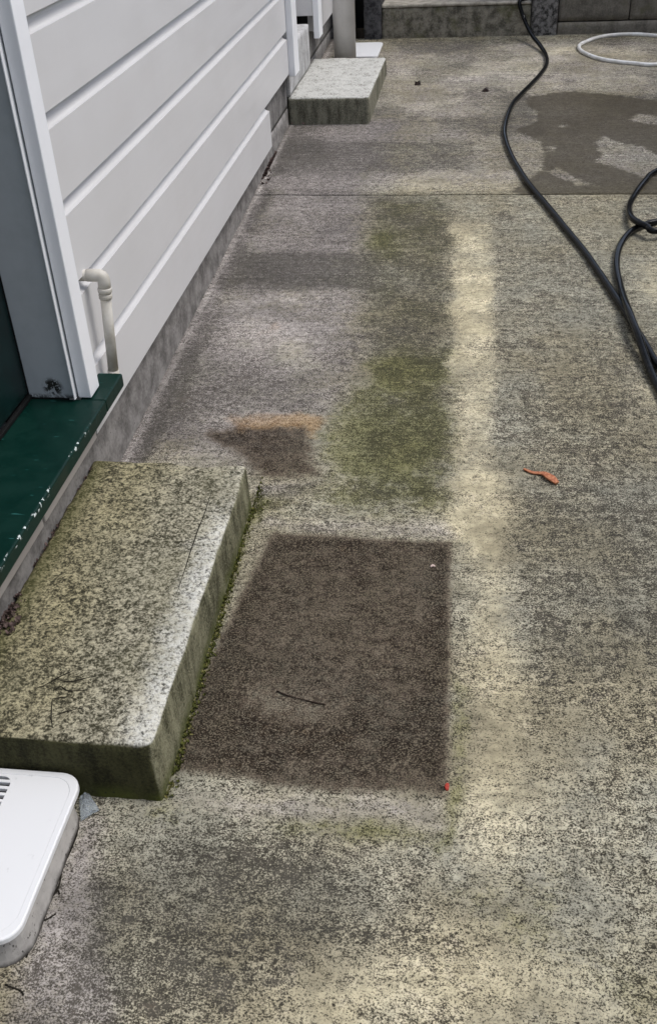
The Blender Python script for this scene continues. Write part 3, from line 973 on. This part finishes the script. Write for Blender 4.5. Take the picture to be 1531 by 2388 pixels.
# ------------------------------------------------------------------ rear of the yard
BY = 6.0
stairs = empty('rear_steps', (.64, 6.2, .25))
tag(stairs, 'dark mossy concrete steps rising at the back of the yard', 'steps')
for k in range(4):
    z1 = .418+k*.165
    rough_box('riser', .243, 1.036, BY+.012*k+.28*k, BY+.28*k+.29, -.2 if k == 0 else z1-.168, z1-.012, MAT['rear'], stairs, res=.014 if k == 0 else .05, amp=.003, radius=.006, seed=30+k)
    rough_box('tread', .244, 1.035, BY-.006+.28*k, BY+.28*k+.30, z1-.0115, z1+.004, MAT['tread'], stairs, res=.012 if k == 0 else .05, amp=.0015, radius=.004, seed=40+k)
pl = rough_box('pillar', .146, .2425, BY-.012, BY+1.4, -.2, 1.35, MAT['pillar_dark'], None, res=.02, amp=.0035, radius=.008, seed=51, chip=.6)
tag(pl, 'dark rough concrete side wall left of the rear steps', 'wall')
pr = rough_box('pillar', 1.037, 1.176, BY-.010, BY+1.4, -.2, 1.35, MAT['aggregate'], None, res=.02, amp=.0035, radius=.008, seed=52, chip=.6)
tag(pr, 'exposed aggregate pillar right of the rear steps', 'pillar')
rw = empty('retaining_wall', (2.2, 6.05, .25))
tag(rw, 'retaining wall of grey concrete panels right of the aggregate pillar', 'wall')
rough_box('base_course', 1.178, 4.2, BY-.004, BY+.16, -.2, .313, MAT['panel'], rw, res=.022, amp=.0018, radius=.005, seed=61)
xx = 1.179
for row in range(3):
    z0 = .3165+row*.30
    xs_ = [1.179, 1.547, 2.15, 2.75, 3.35, 4.19] if row % 2 == 0 else [1.179, 1.85, 2.45, 3.05, 3.65, 4.19]
    for a, b in zip(xs_[:-1], xs_[1:]):
        rough_box('panel', a, b-.004, BY+.006, BY+.15, z0, z0+.296, MAT['panel'], rw, res=.03, amp=.0015, radius=.005, seed=70+row*7+int(a*10))
# dark slot between house and side wall: added black boards stand in for its shade
fn = empty('timber_gate', (.05, 6.45, .2))
tag(fn, 'black timber boards closing the narrow gap behind the waste pipe', 'gate')
for i in range(2):
    box('board', -.03+.088*i, .055+.088*i, 6.41, 6.43, .24, 1.9, MAT['black'], fn, .002)
fe = empty('boundary_fence', (3.3, 1.5, 0))  # out of view, added to cut off low sky from the right
tag(fe, 'dark stained paling fence along the right side of the yard', 'fence')
for i in range(62):
    y = -3.1+.147*i
    box('paling', 3.30, 3.318, y, y+.142, gz(y)+.01, 2.42+.012*math.sin(i*1.7), MAT['fence'], fe)
for z in (.5, 1.3, 2.1):
    box('rail', 3.3185, 3.36, -3.1, 5.99, z, z+.07, MAT['fence'], fe)
up = box('upper_ground', -6, 8, 7.45, 40, -.3, 1.0, MAT['earth'])
tag(up, kind='structure')
up2 = box('upper_ground', 1.18, 8, 6.17, 7.44, -.3, .98, MAT['earth'])
tag(up2, kind='structure')

# ------------------------------------------------------------------ hoses
HR = .0105
def gpt(px, py, lift=0.0, r=HR):
    p = on_ground(px, py, r+lift)
    return tuple(p)
A_px = [(1259, 107, .012), (1272, 130, 0), (1273, 151, 0), (1259, 173, 0), (1237, 197, 0), (1212, 222, 0), (1194, 243, 0), (1180, 279, 0), (1176, 316, 0), (1190, 360, 0), (1215, 404, 0), (1240, 439, 0), (1281, 487, 0), (1318, 533, 0), (1359, 583, 0), (1397, 637, 0), (1428, 684, 0), (1457, 728, 0), (1482, 768, 0), (1507, 809, 0), (1531, 849, 0)]
path = [(.93, 6.55, .64), (.95, 6.36, .606), (.965, 6.275, .585), (.985, 6.20, .50), (.995, 6.10, .438), (1.000, 6.02, .434)]
path += [on_y(1210, 5, 5.975), on_y(1221, 44, 5.95), on_y(1238, 80, 5.83)]
path += [gpt(x, y, l) for x, y, l in A_px]
gA = gpt(1531, 849)
out1 = [(1.295, 2.36), (1.36, 2.24), (1.50, 2.06), (1.74, 1.90), (1.97, 1.98), (2.02, 2.24), (1.86, 2.32), (1.68, 2.12), (1.53, 1.92), (1.37, 1.93), (1.285, 2.09), (1.258, 2.23)]
for i, (x, y) in enumerate(out1):
    path.append((x, y, gz(y)+HR+(.022 if i in (7, 8) else (.012 if i in (6, 9) else 0))))
B_px = [(1531, 900, 0), (1512, 856, .004), (1498, 816, .012), (1486, 780, .021), (1474, 749, .0225), (1464, 722, .021), (1452, 690, .010), (1444, 662, .002), (1437, 630, 0), (1437, 600, 0), (1445, 572, 0), (1460, 549, 0), (1480, 533, 0), (1505, 523, 0), (1531, 516, 0)]
path += [gpt(x, y, l) for x, y, l in B_px]
q = gpt(1531, 516)
out2 = [(1.55, 3.50), (1.78, 3.62), (1.95, 3.85), (1.88, 4.12), (1.66, 4.14)]
path += [(x, y, gz(y)+HR) for x, y in out2]
C_px = [(1531, 398, 0), (1504, 420, 0), (1479, 454, 0), (1466, 482, .004), (1470, 505, .014), (1486, 518, .021), (1508, 529, .022), (1531, 538, .018)]
path += [gpt(x, y, l) for x, y, l in C_px]
path += [(x, y, gz(y)+HR+l) for x, y, l in ((1.52, 3.36, .012), (1.68, 3.28, .004), (1.90, 3.10, 0), (2.2, 3.0, 0), (2.6, 3.1, 0))]
hp = catmull(path, 7)
hose = bm_obj('hose', tube_bm(hp, HR, 12), MAT['rubber'], None, True)
tag(hose, 'long black rubber hose snaking over the paving from the rear steps', 'hose')
WR = .0095
wpx = [(1531, 83.5), (1486, 80), (1436, 81), (1397, 86.5), (1368, 96), (1349, 107), (1356, 120), (1387, 134), (1427, 142.5), (1476, 147.5), (1531, 150)]
wpts = [tuple(on_ground(x, y, WR)) for x, y in wpx]
wpts += [(x, y, gz(y)+WR+l) for x, y, l in ((1.85, 5.47, 0), (2.1, 5.6, 0), (2.16, 5.82, 0), (2.0, 5.93, .004), (1.88, 5.93, 0))]
wpts += [(1.80, 5.945, gz(5.945)+WR)]
wh = bm_obj('hose', tube_bm(catmull(wpts, 8), WR, 12), MAT['white_hose'], None, True)
tag(wh, 'loop of white hose lying in front of the rear panel wall', 'hose')

# ------------------------------------------------------------------ small things on the ground
random.seed(11)
def leaf_strip(name, px_pts, widths, mat, lift=.003, curl=.004, thick=.0012, ground=None):
    """a curled leaf or husk lying on the ground: closed lens-shaped body along a path"""
    pts = catmull([on_ground(x, y, lift) for x, y in px_pts], 6)
    n = len(pts)
    bm = bmesh.new()
    rings = []
    for i, p in enumerate(pts):
        t_ = np.array(pts[min(i+1, n-1)])-np.array(pts[max(i-1, 0)])
        t_[2] = 0; t_ /= np.linalg.norm(t_)+1e-9
        nrm = np.array([-t_[1], t_[0], 0])
        u = i/(n-1)
        w = np.interp(u, np.linspace(0, 1, len(widths)), widths)
        ring = []
        for k in range(10):
            a = 2*math.pi*k/10
            off_ = nrm*w*math.cos(a)
            zz = (thick+w*.34)*math.sin(a)+(curl+w*.25)*abs(math.cos(a))**2
            ring.append(bm.verts.new(Vector(p)+Vector(off_)+Vector((0, 0, zz+w*.3+mnoise.noise(Vector(p)*300+Vector((k, 0, 0)))*.0008))))
        rings.append(ring)
    for a, b in zip(rings[:-1], rings[1:]):
        for k in range(10): bm.faces.new((a[k], a[(k+1) % 10], b[(k+1) % 10], b[k]))
    bm.faces.new(rings[0][::-1]); bm.faces.new(rings[-1])
    return bm_obj(name, bm, mat, None, True)
o = leaf_strip('dry_leaf', [(1220, 1095), (1240, 1104), (1264, 1107), (1280, 1117), (1297, 1129)], [.003, .004, .0045, .0085, .0105, .0065], MAT['leaf_orange'], lift=.001, curl=.001)
tag(o, 'curled orange dry leaf lying alone on the open paving', 'leaf')
def dark_leaf(px, py, label, rx=.020, ry=.030, seed=0):
    c = on_ground(px, py, .001)
    rnd = random.Random(seed)
    bm = bmesh.new()
    n = 12
    rings = []
    for lay in (0, 1):
        rr = []
        for k in range(n):
            a = 2*math.pi*k/n
            r = .6+.4*rnd.random() if lay == 0 else 0
            if lay == 1: r = (.6+.4*math.sin(a*2.0+seed))*.7
            rr.append(bm.verts.new((c[0]+rx*r*math.cos(a), c[1]+ry*r*math.sin(a), c[2]+(0.001 if lay == 0 else .008+.010*abs(math.sin(a+seed))))))
        rings.append(rr)
    a, b = rings
    for k in range(n): bm.faces.new((a[k], a[(k+1) % n], b[(k+1) % n], b[k]))
    bm.faces.new(b); bm.faces.new(a[::-1])
    o = bm_obj('dead_leaf', bm, MAT['leaf_dark'], None)
    tag(o, label, 'leaf', 'dark dead leaves near the far step')
dark_leaf(973, 198, 'small dark curled dead leaf just right of the far pale step', .018, .022, 1)
dark_leaf(1132, 213, 'small dark dead leaf left of the black hose bend', .022, .020, 4)
o = leaf_strip('brick_chip', [(677, 290), (690, 288), (712, 290)], [.014, .018, .012], MAT['terracotta'], lift=.001, curl=0, thick=.001)
tag(o, 'flat faded red brick chip at the foot of the far step', 'chip')
tw = bm_obj('twig', tube_bm([tuple(on_ground(x, y, .002)) for x, y in ((645, 1611), (660, 1618), (680, 1625), (706, 1631), (732, 1638), (758, 1643))], lambda u: .0011+.0004*math.sin(u*9), 6), MAT['twig'], None, True)
tag(tw, 'thin dark twig lying across the brown mat stain', 'twig')
o = leaf_strip('petal', [(1043, 1828), (1041, 1836), (1042, 1844)], [.0022, .004, .0022], MAT['red'], lift=.0008, curl=.0005)
tag(o, 'tiny red petal at the right edge of the brown stain', 'petal')
o = leaf_strip('fragment', [(1003, 1323), (1008, 1320), (1013, 1322)], [.0018, .0028, .0015], MAT['pink'], lift=.0008, curl=.0005)
tag(o, 'tiny pale pink fragment near the upper right corner of the brown stain', 'fragment')

# clear plastic film by the drain
def crumple(name, corners_px, h, mat, seed):
    c = [np.array(on_ground(*q, .002)) for q in corners_px]
    N_ = 10
    V, F = [], []
    for side in (0, 1):
        for i in range(N_+1):
            for j in range(N_+1):
                u, v = i/N_, j/N_
                p = (c[0]*(1-u)+c[1]*u)*(1-v)+(c[3]*(1-u)+c[2]*u)*v
                z = .001+h*(.35+.65*abs(mnoise.noise(Vector((u*2.2+seed, v*2.2, 0)))))*(.25+.75*math.sin(math.pi*min(max(u, .05), .95)))
                V.append((p[0], p[1], p[2]+(z if side == 0 else z*.25-.0008)))
    m = (N_+1)**2
    for i in range(N_):
        for j in range(N_):
            a = i*(N_+1)+j
            F.append((a, a+1, a+N_+2, a+N_+1)); F.append((m+a, m+a+N_+1, m+a+N_+2, m+a+1))
    def edge(a, b): F.append((a, b, m+b, m+a))
    for i in range(N_):
        edge(i, i+1); edge(N_*(N_+1)+i+1, N_*(N_+1)+i)
        edge((i+1)*(N_+1), i*(N_+1)); edge(i*(N_+1)+N_, (i+1)*(N_+1)+N_)
    return mesh_obj(name, V, F, mat, None)
o = crumple('plastic_wrapper', [(186, 1868), (206, 1850), (232, 1890), (190, 1915)], .016, MAT['clear'], 3)
tag(o, 'crumpled piece of clear plastic film between drain lid and mossy step', 'wrapper')

# moss tufts along the foot of the step, leaf litter at the wall foot: nobody could count these
def tufts(name, spots, mat, hmax, label, parent=None):
    bm = bmesh.new()
    rnd = random.Random(len(spots))
    for (x, y, z, s) in spots:
        for k in range(5):
            a = rnd.random()*6.28; h = hmax*s*(.5+.5*rnd.random()); w = h*.35
            dx, dy = math.cos(a), math.sin(a)
            bx_, by_ = x+dx*w*.4, y+dy*w*.4
            tip = (bx_+dx*h*.7, by_+dy*h*.7, z+h)
            p = [bm.verts.new((bx_-dy*w, by_+dx*w, z-.001)), bm.verts.new((bx_+dy*w, by_-dx*w, z-.001)), bm.verts.new((bx_+dx*h*.4+dy*w, by_+dy*h*.4-dx*w, z+h*.7)), bm.verts.new(tip), bm.verts.new((bx_+dx*h*.4-dy*w, by_+dy*h*.4+dx*w, z+h*.7))]
            bm.faces.new(p)
    o = bm_obj(name, bm, mat, parent)
    tag(o, label, 'moss', kind='stuff')
    return o
rnd = random.Random(5)
sp_g, sp_p = [], []
for i in range(1500):
    y = 1.02+.775*rnd.random()
    dens = .35+.65*max(0, mnoise.noise(Vector((y*9, 1, 0)))+.3)
    if rnd.random() > dens: continue
    x = .3175-.004*(y-1.01)/.79+abs(rnd.gauss(0, .006))
    s = .4+.6*rnd.random()
    (sp_g if rnd.random() < .6 else sp_p).append((x, y, gz(y), s))
for i in range(120):
    c = on_ground(603+rnd.gauss(0, 8), 1168+rnd.gauss(0, 24))
    sp_g.append((max(c[0], .318), c[1], c[2], .35+.4*rnd.random()))
tufts('moss', sp_g, MAT['moss'], .0065, 'green moss growing along the foot of the near step')
tufts('dry_moss', sp_p, MAT['moss_pale'], .0045, 'pale dry moss crumbs along the foot of the near step')
sp_l = []
for i in range(70):
    c = on_z(18+rnd.gauss(0, 16), 1428+rnd.gauss(0, 22), .175)
    sp_l.append((min(c[0], .0), c[1], .172, .6+.8*rnd.random()))
for i in range(130):
    c = on_ground(616+rnd.gauss(0, 6), 392+rnd.gauss(0, 14))
    sp_l.append((max(c[0], -.03), c[1], c[2], .7+1.3*rnd.random()))
for i in range(70):
    t_ = rnd.random()
    c = on_z(225*(1-t_)+0*t_+rnd.gauss(0, 2), 1075*(1-t_)+1480*t_, .177)
    sp_l.append((-.030+abs(rnd.gauss(0, .003)), c[1], .175, .3+.5*rnd.random()))
o = tufts('leaf_litter', sp_l, MAT['litter'], .009, 'brown leaf litter gathered at the foot of the wall')
o['category'] = 'litter'
